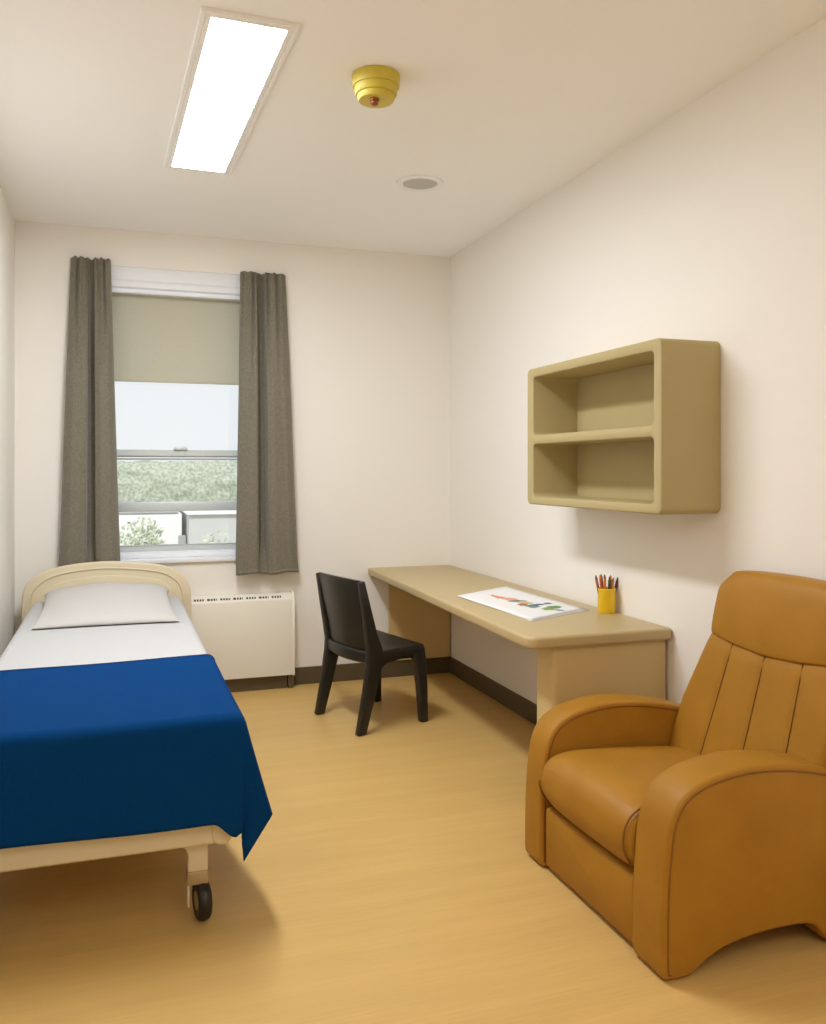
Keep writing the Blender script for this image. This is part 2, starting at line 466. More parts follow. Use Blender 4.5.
# ------------------------------------------------------------------ window
win = thing('window_1', None, None, (0.355, YB + 0.14, HZ0)); win['kind'] = 'structure'
def ring(x0, x1, z0, z1, w, y0, y1, r=0.004):
    bm = box(x0, x0 + w, y0, y1, z0, z1, r, 1)
    box(x1 - w, x1, y0, y1, z0, z1, r, 1, bm); box(x0 + w - .0005, x1 - w + .0005, y0, y1, z0, z0 + w, r, 1, bm); box(x0 + w - .0005, x1 - w + .0005, y0, y1, z1 - w, z1, r, 1, bm)
    return bm
obj('window_frame', ring(HX0, HX1, HZ0, HZ1, 0.040, YB + 0.10, YB + 0.19), M['white'], win)
up = obj('upper_sash', ring(HX0 + .038, HX1 - .038, 1.430, HZ1 - .038, 0.034, YB + 0.150, YB + 0.180), M['alu'], win)
lo = obj('lower_sash', ring(HX0 + .038, HX1 - .038, 0.853, 1.475, 0.040, YB + 0.115, YB + 0.146), M['alu'], win)
obj('sash_bar', box(HX0 + .07, HX1 - .07, YB + 0.118, YB + 0.143, 1.098, 1.156, 0.006, 2), M['alu'], lo)
obj('rail_groove', box(HX0 + .04, HX1 - .04, YB + 0.112, YB + 0.1155, 1.412, 1.424), M['slate'], lo)
obj('rail_groove', box(HX0 + .04, HX1 - .04, YB + 0.112, YB + 0.1155, 0.888, 0.893), M['slate'], lo)
obj('pane', box(HX0 + .06, HX1 - .06, YB + 0.163, YB + 0.167, 1.46, HZ1 - .06), M['glass'], up)
obj('pane', box(HX0 + .07, HX1 - .07, YB + 0.1295, YB + 0.1335, 0.885, 1.44), M['glass'], lo)
lat = slab([(0.325, 1.474), (0.410, 1.474), (0.408, 1.486), (0.390, 1.497), (0.345, 1.497), (0.328, 1.486)], YB + 0.100, YB + 0.128, 0.004, 2)
obj('latch', lat, M['alu'], win)
obj('window_sill', box(HX0 - 0.02, HX1 + 0.02, YB - 0.022, YB + 0.115, HZ0 - 0.022, HZ0 + 0.004, 0.005, 2), M['white'], win)
obj('sill_step', box(HX0 + 0.002, HX1 - 0.002, YB + 0.06, YB + 0.112, HZ0 + 0.004, HZ0 + 0.032, 0.004, 2), M['white'], win)

# roller blind in the window recess
bl = thing('roller_blind', 'sage beige roller blind half lowered in the window recess under its white cassette', 'blind', (0.355, YB + 0.08, 2.40))
cas = slab([(YB + 0.006, 2.5568), (YB + 0.024, 2.488), (YB + 0.022, 2.482), (YB + 0.010, 2.476), (YB + 0.006, 2.468), (YB + 0.006, 2.440), (YB + 0.012, 2.434), (YB + 0.024, 2.431), (YB + 0.024, 2.424), (YB + 0.012, 2.421), (YB + 0.010, 2.412), (YB + 0.014, 2.404), (YB + 0.096, 2.404), (YB + 0.096, 2.5568)], HX0 + .001, HX1 - .001, 0.001, 1, 'YZ')
obj('cassette', cas, M['white'], bl).__setitem__('label', 'white blind cassette')
obj('blind_cloth', box(HX0 + .012, HX1 - .012, YB + 0.078, YB + 0.0798, 1.900, 2.414), M['shade'], bl)
obj('bottom_bar', box(HX0 + .012, HX1 - .012, YB + 0.0745, YB + 0.0835, 1.882, 1.902, 0.004, 2), M['shade'], bl)

# ------------------------------------------------------------------ curtains
def curtain(xt0, xt1, xb0, xb1, zt, zb, label, seed, folds, name='curtain'):
    rnd = random.Random(seed); ph = [rnd.uniform(0, 6.28) for _ in range(4)]
    def f(s, t):
        # t: 0 bottom, 1 top
        k = smoothstep((t - 0.55) / 0.42)                        # gathered towards the heading
        flare = 1 - t
        x = lerp(lerp(xb0, xb1, s), lerp(xt0, xt1, s), t ** 0.9)
        broad = max(interp(s, [q[0] for q in folds], [q[1] for q in folds]), 0.050 * (1 - smoothstep(t / 0.12)))
        tight = math.sin(s * 2 * PI * 6 + ph[0]) + 0.5 * math.sin(s * 2 * PI * 9.5 + ph[1])
        y = YB - 0.018 - 1.25 * broad * lerp(1.0, 0.45, k) + 0.0110 * tight * k + 0.003 * math.sin(s * 19 + ph[2]) * (1 - k)
        x += 0.006 * math.sin(9 * s + ph[3]) * flare
        z = lerp(zb, zt, t) + 0.004 * math.sin(s * 2 * PI * 6 + ph[1]) * smoothstep((t - .96) / .04)
        z += 0.006 * math.sin(s * 11 + ph[2]) * flare ** 8
        y += 0.010 * smoothstep((t - .955) / .02) * (1 - smoothstep((t - .985) / .015))   # heading tape pinch
        return (x, min(y, YB - 0.012), z)
    c = ((xb0 + xb1) / 2, YB - 0.06, zb)
    th = thing(name, label, 'curtain', c)
    obj('cloth', grid(160, 70, f), M['curtain'], th, smooth=180, solid=(0.003, 0))
    hem = grid(160, 2, lambda s, t: (lambda p: (p[0], p[1] - 0.0025, p[2]))(f(s, 0.0 + 0.012 * t)))
    obj('hem', hem, M['curtain'], th, smooth=180, solid=(0.003, 0))
    return th
# fold list: centre, width, depth (positive comes into the room, negative recedes)
curtain(-0.255, -0.038, -0.318, 0.018, 2.580, 0.72, 'dark grey curtain hanging behind the bed headboard, beside the left wall', 3,
        [(0, .030), (.04, .055), (.16, .078), (.34, .080), (.405, .070), (.43, .010), (.50, .0), (.575, .010), (.60, .068), (.70, .080), (.88, .076), (.96, .055), (1, .03)])
curtain(0.712, 0.992, 0.682, 1.062, 2.567, 0.717, 'dark grey curtain hanging above the radiator, on the desk side of the window', 5,
        [(0, .030), (.04, .058), (.16, .080), (.30, .078), (.345, .068), (.37, .010), (.44, .0), (.51, .010), (.535, .068), (.64, .080), (.86, .076), (.96, .055), (1, .03)])

# ------------------------------------------------------------------ ceiling fittings
def light_panel(cx, cy, rot, label, glow, w=0.310, l=1.486):
    t = thing('ceiling_light', label, 'ceiling light', (cx, cy, ZC), rot)
    bm = bmesh.new()
    # stepped frame: outline rings of (inset, drop)
    prof = [(0.0, 0.0), (0.0, -0.010), (0.003, -0.013), (0.015, -0.013), (0.0165, -0.0105), (0.0185, -0.0105), (0.020, -0.013), (0.034, -0.013), (0.0352, -0.0115), (0.037, -0.0115)]
    V = []
    for ins, dz in prof:
        x, y = w / 2 - ins, l / 2 - ins
        V.append([bm.verts.new((sx * x, sy * y, dz)) for sx, sy in ((-1, -1), (1, -1), (1, 1), (-1, 1))])
    for a, b in zip(V, V[1:]):
        for k in range(4): bm.faces.new((a[k], a[(k + 1) % 4], b[(k + 1) % 4], b[k]))
    obj('frame', bm, M['fixture'], t, local=True, smooth=20)
    bm = bmesh.new()
    q = [bm.verts.new((sx * (w / 2 - .037), sy * (l / 2 - .037), -0.0132)) for sx, sy in ((-1, -1), (-1, 1), (1, 1), (1, -1))]
    bm.faces.new(q)
    o = obj('diffuser', bm, glow, t, local=True, smooth=0)
    if o.data.polygons[0].normal.z > 0: o.data.flip_normals()
    return t
light_panel(0.378, 3.478, math.radians(1.56), 'glowing white rectangular light panel set in the ceiling near the window', M['diffuser'])
light_panel(0.78, -0.55, 0.0, 'added fill light panel, out of view on the ceiling away from the window', M['diffuser_fill'])  # copy of the ceiling panel, added out of view as soft front fill

det = thing('smoke_detector', 'yellow tiered smoke detector on the ceiling beside the light panel', 'smoke detector', (0.884, 3.015, ZC))
dx, dy = 0.884, 3.015
obj('base', lathe([(0, ZC - .001), (.086, ZC - .001), (.087, ZC - .006), (.085, ZC - .038), (.0835, ZC - .043), (0.0, ZC - .043)], dx, dy, 48), M['yellow'], det, smooth=35)
obj('collar', lathe([(0, ZC - .040), (.078, ZC - .040), (.0785, ZC - .046), (.0765, ZC - .066), (.073, ZC - .071), (0, ZC - .071)], dx, dy, 48), M['yellow'], det, smooth=35)
obj('cap', lathe([(0, ZC - .068), (.067, ZC - .068), (.0675, ZC - .073), (.066, ZC - .086), (.062, ZC - .0915), (.040, ZC - .094), (0, ZC - .0945)], dx, dy, 48), M['yellow'], det, smooth=35)
sen = obj('sensor', lathe([(0, ZC - .092), (.017, ZC - .092), (.0175, ZC - .102), (.012, ZC - .105), (.012, ZC - .110), (.015, ZC - .112), (.010, ZC - .117), (0, ZC - .118)], dx - .012, dy - .022, 20), M['copper'], det)
sen['label'] = 'copper brown sensor tip'

spk = thing('ceiling_speaker', 'round grey grille speaker set flush in the ceiling', 'ceiling speaker', (1.421, 4.070, ZC))
obj('rim', lathe([(.118, ZC - .0005), (.117, ZC - .006), (.108, ZC - .009), (.090, ZC - .008), (.086, ZC - .004), (.086, ZC - .0005)], 1.421, 4.07, 56), M['fixture'], spk)
obj('grille', lathe([(0, ZC - .0055), (.05, ZC - .0050), (.0855, ZC - .0035), (.0855, ZC - .001)], 1.421, 4.07, 56), M['speaker'], spk)

# ------------------------------------------------------------------ radiator
rad = thing('radiator', 'cream enclosed radiator on the wall under the window', 'radiator', (0.62, 5.37, 0))
RX0, RX1 = 0.205, 1.024
body = slab([(5.318, 0.088), (5.318, 0.548), (5.322, 0.556), (5.352, 0.584), (5.360, 0.588), (5.4175, 0.588), (5.4175, 0.088)], RX0, RX1, 0.004, 2, 'YZ')
obj('body', body, M['radiator'], rad)
obj('end_cap', slab([(5.314, 0.084), (5.314, 0.550), (5.350, 0.588), (5.358, 0.592), (5.4175, 0.592), (5.4175, 0.084)], RX1 - 0.001, RX1 + 0.014, 0.003, 2, 'YZ'), M['radiator'], rad)
obj('plinth', box(RX0, RX1 - 0.03, 5.352, 5.4175, 0.0, 0.089), M['baseboard'], rad)['label'] = 'dark brown plinth'
obj('foot', box(RX1 - 0.024, RX1 + 0.006, 5.340, 5.4175, 0.0, 0.086, 0.003, 1), M['baseboard'], rad)['label'] = 'dark brown end foot'
for k in range(7):
    x0 = 0.432 + k * 0.0775
    n = 3
    bm = None
    # slit on the sloping top edge
    b2 = bmesh.new(); d = Vector((0, 0.030, 0.028)).normalized(); nrm = Vector((0, -d.z, d.y))
    c = Vector((0, 5.337, 0.570)) + nrm * 0.0012
    hw = 0.0075
    pts = [Vector((x0, 0, 0)) + c - d * hw, Vector((x0 + 0.058, 0, 0)) + c - d * hw, Vector((x0 + 0.058, 0, 0)) + c + d * hw, Vector((x0, 0, 0)) + c + d * hw]
    top = [b2.verts.new(p) for p in pts]; bot = [b2.verts.new(p - nrm * 0.004) for p in pts]
    b2.faces.new(top); b2.faces.new(bot[::-1])
    for i in range(4): b2.faces.new((top[i], top[(i + 1) % 4], bot[(i + 1) % 4], bot[i]))
    s = obj('vent_slot', b2, M['dark'], rad)
    fins = None
    for j in range(3):
        xx = x0 + 0.012 + j * 0.016 + (0.004 if k % 2 else 0)
        f2 = bmesh.new()
        pp = [Vector((xx, 0, 0)) + c - d * hw, Vector((xx + .0055, 0, 0)) + c - d * hw, Vector((xx + .0055, 0, 0)) + c + d * hw, Vector((xx, 0, 0)) + c + d * hw]
        tt = [f2.verts.new(p + nrm * .0008) for p in pp]; bb = [f2.verts.new(p - nrm * .002) for p in pp]
        f2.faces.new(tt)
        for i in range(4): f2.faces.new((tt[i], tt[(i + 1) % 4], bb[(i + 1) % 4], bb[i]))
        fins = join(fins, f2)
    obj('slat', fins, M['radiator'], s)

# ================================================================== BED
bed = thing('hospital_bed', 'cream hospital bed frame with arched headboard and casters along the left wall', 'bed', (-0.07, 3.95, 0))
hb = catmull([(-0.503, 0.54), (-0.498, 0.662), (-0.464, 0.731), (-0.377, 0.788), (-0.226, 0.820), (-0.035, 0.829), (0.178, 0.809), (0.298, 0.780), (0.371, 0.727), (0.405, 0.650), (0.412, 0.54)], 6)
out = [(p.x, p.y) for p in hb] + [(0.412, 0.25), (0.36, 0.16), (-0.45, 0.16), (-0.503, 0.25)]
hbo = obj('headboard', slab(out, 5.250, 5.290, 0.010, 4), M['bedframe'], bed)
def scaled(dx, dz):
    return [(-0.045 + (x + 0.045) * dx, 0.5 + (z - 0.5) * dz) for x, z in out]
inn = scaled(0.80, 0.76)
obj('inset_panel', slab(inn, 5.2455, 5.252, 0.004, 2), M['bedframe'], hbo)
pts = [(x, 5.2475, z) for x, z in scaled(0.90, 0.885)]
obj('moulded_rib', tube(pts, 0.0038, 8, True), M['bedframe'], hbo)
# foot rail
FY = 2.614
obj('foot_rail', slab(rrect(-0.470, 0.318, 0.245, 0.400, 0.030), FY, FY + 0.048, 0.012, 4), M['bedframe'], bed)
obj('rail_end_cap', slab(rrect(0.262, 0.322, 0.241, 0.404, 0.029), FY - 0.006, FY + 0.054, 0.012, 4), M['bedframe'], bed)
obj('side_rail', box(0.270, 0.312, FY + 0.055, 5.248, 0.290, 0.372, 0.008, 2), M['bedframe'], bed)
obj('side_rail', box(-0.452, -0.410, FY + 0.055, 5.248, 0.290, 0.372, 0.008, 2), M['bedframe'], bed)
obj('platform', box(-0.408, 0.268, FY + 0.052, 5.246, 0.374, 0.404, 0.004, 1), M['bedframe'], bed)
def bed_leg(x, y, s):
    """post with a gusset under the rail, metal sleeve, fork and wheel; s = +1 for the right side"""
    g = [(x + s * 0.030, 0.285), (x - s * 0.100, 0.285), (x - s * 0.085, 0.258), (x - s * 0.036, 0.222), (x - s * 0.029, 0.205), (x - s * 0.029, 0.152), (x + s * 0.030, 0.152)]
    leg = obj('leg', slab(g, y - 0.030, y + 0.030, 0.006, 3), M['bedframe'], bed)
    obj('sleeve', slab(rrect(x - 0.031, x + 0.031, 0.112, 0.154, 0.006, 3), y - 0.031, y + 0.031, 0.005, 2), M['steel'], leg)
    fork = box(x - 0.030, x - 0.021, y - 0.018, y + 0.018, 0.042, 0.118, 0.003, 1)
    obj('fork', fork, M['bedframe'], leg)
    wx, r, hw = x + 0.014, 0.0590, 0.0205
    prof = []
    for k in range(13):
        a = -PI / 2 + PI * k / 12
        prof.append((r - 0.014 + 0.014 * math.cos(a), hw * math.sin(a)))
    prof = [(0.026, -hw * 0.86)] + prof + [(0.026, hw * 0.86)]
    bm = lathe(prof + [prof[0]], 0, 0, 36)
    R = Matrix.Translation((wx, y - 0.012, r + 0.001)) @ Matrix.Rotation(math.radians(8), 4, 'Z') @ Matrix.Rotation(PI / 2, 4, 'Y')
    bm.transform(R)
    obj('wheel', bm, M['rubber'], leg)['label'] = 'black rubber wheel'
    hub = lathe([(0, -.019), (.026, -.019), (.027, 0), (.026, .019), (0, .019)], 0, 0, 24); hub.transform(R)
    obj('hub', hub, M['steel'], leg)
bed_leg(0.227, 2.690, 1); bed_leg(-0.385, 2.690, -1); bed_leg(0.227, 5.150, 1); bed_leg(-0.385, 5.150, -1)

# mattress with its fitted sheet
MX0, MX1, MY0, MY1, MZ0, MZ1 = -0.448, 0.352, 2.634, 5.238, 0.407, 0.622
mt = thing('mattress', 'mattress in a smooth white fitted sheet lying on the bed frame', 'mattress', ((MX0 + MX1) / 2, 3.93, MZ0))
mm = slab(rrect(MX0, MX1, MY0, MY1, 0.060, 8), MZ0, MZ1, 0.038, 7, 'XY')
obj('sheet_cover', mm, M['sheet'], mt)

# pillow
def pillow():
    def mid(a, b):
        # a across, b towards the headboard
        px = lerp(-0.045, -0.050, (b + 1) / 2) + a * lerp(0.318, 0.322, (b + 1) / 2) * (1 + 0.05 * (abs(b) ** 3) * 0.5 - 0.04 * (1 - b * b))
        py = 4.730 + b * 0.445 * (1 - 0.03 * (1 - a * a))
        return (px, py, 0.6295 + 0.015 * (b + 1))
    def vec(a, b):
        crown = 0.35 + 0.65 * (1 - abs(a) ** 2.2) ** 0.8 if abs(a) < 1 else 0.35
        top = 0.092 * (0.55 + 0.45 * smoothstep((b + 1) / 1.6)) * (0.70 + 0.30 * (1 - a * a))
        return ((0, 0, top + 0.003 * math.sin(7 * a + 3 * b)), (0, 0, -0.0055 - 0.0145 * (b + 1)))
    return lens(40, 32, mid, vec, 3.6, 2.8)
obj('pillow', pillow(), M['pillow'], None, loc=(-0.05, 4.73, 0.63), smooth=180)
tag(bpy.data.objects['pillow'], 'plump white pillow lying at the head of the bed', 'pillow')

# blanket
BX0, BX1, BYF, BYH, BZ, HANG = MX0 - 0.006, MX1 + 0.006, 2.586, 3.462, MZ1 + 0.006, 0.325
def blanket():
    RC = 0.030
    def round_over(d, hang):
        """arc length d past the start of the rounding -> (outward, down)"""
        q = RC * PI / 2
        if d <= 0: return (0, 0)
        if d < q: return (RC * math.sin(d / RC), RC * (1 - math.cos(d / RC)))
        return (RC, RC + d - q)
    LH, RH, FH = 0.14, 0.338, HANG                            # hem lengths: wall side, room side, foot
    def pos(sx, ty):
        # sx: arc coordinate across (0 = left rounding start .. W = right rounding start), ty: along (0 = foot rounding start, towards head positive)
        W = BX1 - BX0 - 2 * RC
        q = max(0.0, sx - W); l = max(0.0, -sx); p = max(0.0, -ty)
        x = BX0 + RC + max(0.0, min(W, sx)); y = BYF + RC + max(0.0, ty)
        head = BYH - 0.05 * (1 - max(0.0, min(W, sx)) / W) - (BYF + RC)
        z = BZ + 0.0015 * math.sin(x * 9 + y * 7)
        if l > 0:
            o, d = round_over(l, LH)
            x -= o; z -= d
            if p > 0:
                o2, d2 = round_over(p, FH); y -= o2; z = min(z, BZ - d2)
            return Vector((x, y, z))
        if q > 0 and p <= 0:
            o, d = round_over(q, RH)
            w = smoothstep((3.36 - y) / 0.66) ** 1.1
            k = max(0.0, d - RC * 0.5) / RH
            x += o + (0.085 * w + 0.010) * k ** 1.05; z -= d
            y += 0.012 * w * k
            return Vector((x, y, z))
        if p > 0 and q <= 0:
            o, d = round_over(p, FH)
            y -= o + 0.012 * (d / FH) + 0.004 * math.sin(x * 10) * (d / FH); z -= d
            z -= 0.048 * smoothstep((x - 0.262) / 0.066) * (d / FH) - 0.010 * smoothstep((0.15 - x) / 0.5) * (d / FH)
            return Vector((x, y, z))
        if p > 0 and q > 0:
            # corner flap: the two hangs blended, its tip swinging back under the corner
            a_, b_ = p / FH, q / RH
            of, df = round_over(p, FH); os_, ds = round_over(q, RH)
            F1 = Vector((0, -0.042, -FH - 0.048)); S1 = Vector((RC + 0.095, 0.012, -RH)); B = Vector((0.036, -0.012, -0.475))
            k = max(0.0, ds - RC * 0.5) / RH
            F_ = Vector((0, -of - 0.012 * a_, -df - 0.048 * df / FH)); S_ = Vector((os_ + 0.095 * k ** 1.05, 0.012 * k, -ds))
            fold = Vector((0, 0.018, 0)) * math.sin(PI * min(1, b_ * 1.6)) * a_ if b_ < 0.625 else Vector((0, 0, 0))
            return Vector((BX1 - RC, BYF + RC, BZ)) + F_ + S_ + a_ * b_ * (B - F1 - S1) + fold
        return Vector((x, y, z))
    W = BX1 - BX0 - 2 * RC; L = BYH - (BYF + RC)
    NX, NY = 110, 110
    def f(u, v):
        sx = -LH + u * (W + LH + RH); ty = -FH + v * (L + FH)
        if v > 0:                                             # the head hem runs slightly askew
            ty -= max(0.0, ty) / L * 0.05 * (1 - max(0.0, min(W, sx)) / W)
        return pos(sx, ty)
    return grid(NX, NY, f)
bk = thing('blanket', 'royal blue blanket spread over the foot half of the bed, one corner hanging down', 'blanket', (-0.05, 2.9, BZ))
bm_ = blanket(); bm_.verts.ensure_lookup_table()
edge = [bm_.verts[i * 111 + 110].co.copy() + Vector((0, 0, 0.001)) for i in range(8, 104)]
obj('cloth', bm_, M['blanket'], bk, smooth=180, solid=(0.004, 0.0))
obj('hem_binding', tube(edge, 0.0042, 8), M['hem'], bk, smooth=180)['label'] = 'navy hem binding'

# ================================================================== MOULDED CHAIR
chx, chy = 1.112, 4.500
CHSH = Matrix(((1, 0.11, 0, 0), (0, 1, 0, 0), (0, 0, 1, 0), (0, 0, 0, 1)))
ch = thing('side_chair', 'black moulded plastic side chair standing in front of the desk', 'chair', (chx, chy, 0), math.radians(20.5))
for s in (-1, 1):
    rear = sweep([(0.004, s * 0.230, 0.0), (0.055, s * 0.230, 0.20), (0.088, s * 0.230, 0.345), (0.092, s * 0.230, 0.42), (0.068, s * 0.230, 0.50), (0.040, s * 0.235, 0.62), (0.004, s * 0.234, 0.782)],
                 [0.042, 0.045, 0.046, 0.046, 0.044, 0.040, 0.036], [0.052, 0.068, 0.088, 0.088, 0.066, 0.048, 0.032], 0.007)
    rear.transform(CHSH); obj('leg', rear, M['chair'], ch, local=True, smooth=30)
    front = sweep([(0.462, s * 0.242, 0.0), (0.452, s * 0.240, 0.20), (0.436, s * 0.237, 0.335), (0.425, s * 0.230, 0.395)],
                  [0.044, 0.048, 0.050, 0.050], [0.046, 0.058, 0.072, 0.084], 0.007)
    front.transform(CHSH @ Matrix.Translation((-0.052, 0, 0))); obj('leg', front, M['chair'], ch, local=True, smooth=30)
seat_out = [(0.085, -0.262), (0.25, -0.272), (0.40, -0.276), (0.452, -0.268), (0.472, -0.235), (0.478, 0.0), (0.472, 0.235), (0.452, 0.268), (0.40, 0.276), (0.25, 0.272), (0.085, 0.262), (0.052, 0.20), (0.028, 0.0), (0.052, -0.20)]
so = catmull(seat_out, 5, True)
bm = slab([(p.x * 0.885, p.y * 0.935) for p in so], 0.372, 0.418, 0.014, 4, 'XY')
for v in bm.verts:
    if v.co.z > 0.39:
        v.co.z -= 0.012 * max(0, 1 - (v.co.y / 0.25) ** 2) * max(0, 1 - ((v.co.x - 0.23) / 0.22) ** 2)
    if v.co.z < 0.39 and v.co.x < 0.2: v.co.z -= 0.030 * max(0, 1 - (v.co.x / 0.2))
bm.transform(CHSH); obj('seat', bm, M['chair'], ch, local=True, smooth=50)
def apron(s):
    pts = [(0.09, 0.395), (0.385, 0.395), (0.385, 0.318), (0.36, 0.338), (0.32, 0.352), (0.26, 0.356), (0.17, 0.348), (0.125, 0.325), (0.09, 0.29)]
    b_ = slab(pts, s * 0.230 - 0.017, s * 0.230 + 0.017, 0.005, 2); b_.transform(CHSH); return b_
for s in (-1, 1): obj('side_apron', apron(s), M['chair'], ch, local=True)
def cback():
    def mid(a, b):
        t = (b + 1) / 2
        z = lerp(0.425, 0.787, t)
        x = interp(z, [0.42, 0.50, 0.62, 0.80], [0.080, 0.066, 0.040, -0.001])
        y = a * 0.222
        bow = 0.030 * (1 - a * a)
        zz = z - 0.020 * (1 - a * a) * (1 - t) + 0.006 * (1 - a * a) * t
        return (x - bow, y, zz)
    return lens(28, 24, mid, lambda a, b: ((0.012, 0, 0), (-0.011, 0, 0)), 14, 12)
cb_ = cback(); cb_.transform(CHSH); obj('backrest', cb_, M['chair'], ch, local=True, smooth=60)

# ================================================================== DESK
dk = thing('desk', 'long tan laminate desk fixed in the corner along the right wall', 'desk', (1.8, 4.2, 0))
dxn, dxf, dyn = 1.463, 1.536, 2.952
pl = [(2.1035, dyn + 0.004)]
pl = [(2.1035, 5.4185), (dxf, 5.4185)] + [(dxn + 0.055 - 0.055 * math.cos(a), dyn + 0.055 - 0.055 * math.sin(a)) for a in [PI / 2 * k / 8 for k in range(9)]] + \
     [(2.0835 + 0.020 * math.sin(a), dyn + 0.020 - 0.020 * math.cos(a)) for a in [PI / 2 * k / 4 for k in range(5)]]
obj('desk_top', slab(pl, 0.672, 0.719, 0.013, 5, 'XY'), M['desk'], dk)
# near end panel: a boxed support with a rounded front corner
ep = [(2.092, 2.990)] + [(1.588 + 0.022 - 0.022 * math.sin(a), 2.990 + 0.022 - 0.022 * math.cos(a)) for a in [PI / 2 * k / 8 for k in range(9)]] + [(1.588, 3.130), (2.092, 3.130)]
obj('end_panel', slab(ep, 0.001, 0.671, 0.002, 1, 'XY'), M['panel'], dk)
obj('wall_panel', box(1.668, 2.092, 5.396, 5.4075, 0.109, 0.671, 0.002, 1), M['panel'], dk)

# papers
def sheet_bm(pts, z, th, curl=0.0):
    bm = grid(10, 16, lambda u, v: Vector((lerp(lerp(pts[0][0], pts[3][0], u), lerp(pts[1][0], pts[2][0], u), v),
                                          lerp(lerp(pts[0][1], pts[3][1], u), lerp(pts[1][1], pts[2][1], u), v),
                                          z + curl * max(0, abs(2 * v - 1) - .6) ** 2)))
    return bm
pc = (1.817, 3.760, 0.7205)
top_pts = [(1.640, 3.285), (1.604, 4.035), (1.985, 4.275), (2.000, 3.470)]
bot_pts = [(1.634, 3.268), (1.622, 4.005), (1.992, 4.235), (2.016, 3.452)]
o = obj('drawing_paper', sheet_bm(bot_pts, 0.7205, 0, 0.0), M['plain'], None, loc=(pc[0], pc[1], 0.7200), solid=(0.0012, 0.0))
tag(o, 'blank white paper sheet lying on the desk under the painting', 'paper')
o = obj('painting', sheet_bm(top_pts, 0.7226, 0, 0.010), M['paper'], None, loc=pc, solid=(0.0008, 0.0))
tag(o, 'white sheet with a loose red, green and dark blue painting, lying on the desk', 'painting')

# pencil cup and pencils
cx, cy, cr, cz = 2.053, 3.372, 0.0390, 0.7198
cup = lathe([(0, cz), (cr - .002, cz), (cr, cz + .003), (cr, cz + .100), (cr + .0018, cz + .103), (cr + .0018, cz + .107), (cr - .001, cz + .1085), (cr - .0035, cz + .106), (cr - .0035, cz + .006), (0, cz + .006)], cx, cy, 36)
o = obj('pencil_cup', cup, M['cup'], None, loc=(cx, cy, cz)); tag(o, 'bright yellow cylindrical cup of pencils standing on the desk', 'pencil cup')
def pencil(bx, by, tx, ty, h, m, tipm, label, name='pencil'):
    p0 = Vector((cx + bx, cy + by, cz + 0.0085)); p1 = Vector((cx + tx, cy + ty, cz + h))
    d = (p1 - p0).normalized(); Lg = (p1 - p0).length; r = 0.0062
    Q = d.to_track_quat('Z', 'Y').to_matrix().to_4x4()
    t = bpy.data.objects.new(name, None); COL.objects.link(t); t.location = p0; t.empty_display_size = 0.02
    ORG[t.name] = Matrix.Translation(p0)
    tag(t, label, 'pencil', 'pencils in the yellow cup')
    b = lathe([(0, 0), (r, 0), (r, Lg - 0.020), (r * .95, Lg - 0.018)], 0, 0, 6); b.transform(Q)
    obj('barrel', b, m, t, local=True, smooth=0)
    b = lathe([(r * .95, Lg - 0.018), (r * .45, Lg - 0.004), (0.0004, Lg)], 0, 0, 8); b.transform(Q)
    obj('tip', b, tipm, t, local=True)
# the camera sees the cup from the room side: x+ and y- lie to the right in the picture
vx, vy = 0.947, -0.322
def pen(s, dpt, ts, td, h, m, tip, label):
    pencil(vx * s + 0.322 * dpt, vy * s + 0.947 * dpt, vx * ts + 0.322 * td, vy * ts + 0.947 * td, h, m, tip, label)
pen(-.020, -.004, -.049, -.004, .166, M['rust'], M['lead'], 'rust red dark-tipped pencil leaning furthest toward the painting in the yellow cup')
pen(-.012, -.016, -.034, -.022, .171, M['rust'], M['orange'], 'tall rust red pencil second from the painting side of the yellow cup')
pen(-.009, .010, -.021, .014, .168, M['brownp'], M['lead'], 'dark brown pencil between the two tallest red pencils in the yellow cup')
pen(-.004, -.020, -.016, -.027, .156, M['orange'], M['orange'], 'short orange pencil at the front rim of the yellow cup, beside the tallest red')
pen(.000, .016, -.003, .024, .166, M['rust'], M['lead'], 'upright rust red pencil at the middle of the yellow cup')
pen(.006, -.014, .010, -.018, .163, M['green'], M['green'], 'dark green pencil standing in the middle of the yellow cup')
pen(.010, .004, .020, .006, .166, M['orange'], M['orange'], 'tall orange pencil right behind the dark green one in the yellow cup')
pen(.015, -.010, .027, -.014, .158, M['orange'], M['rust'], 'orange pencil with a red tip next to the leaning dark pencil in the yellow cup')
pen(.019, .008, .054, .010, .157, M['brownp'], M['green'], 'dark pencil leaning out of the yellow cup on the armchair side')

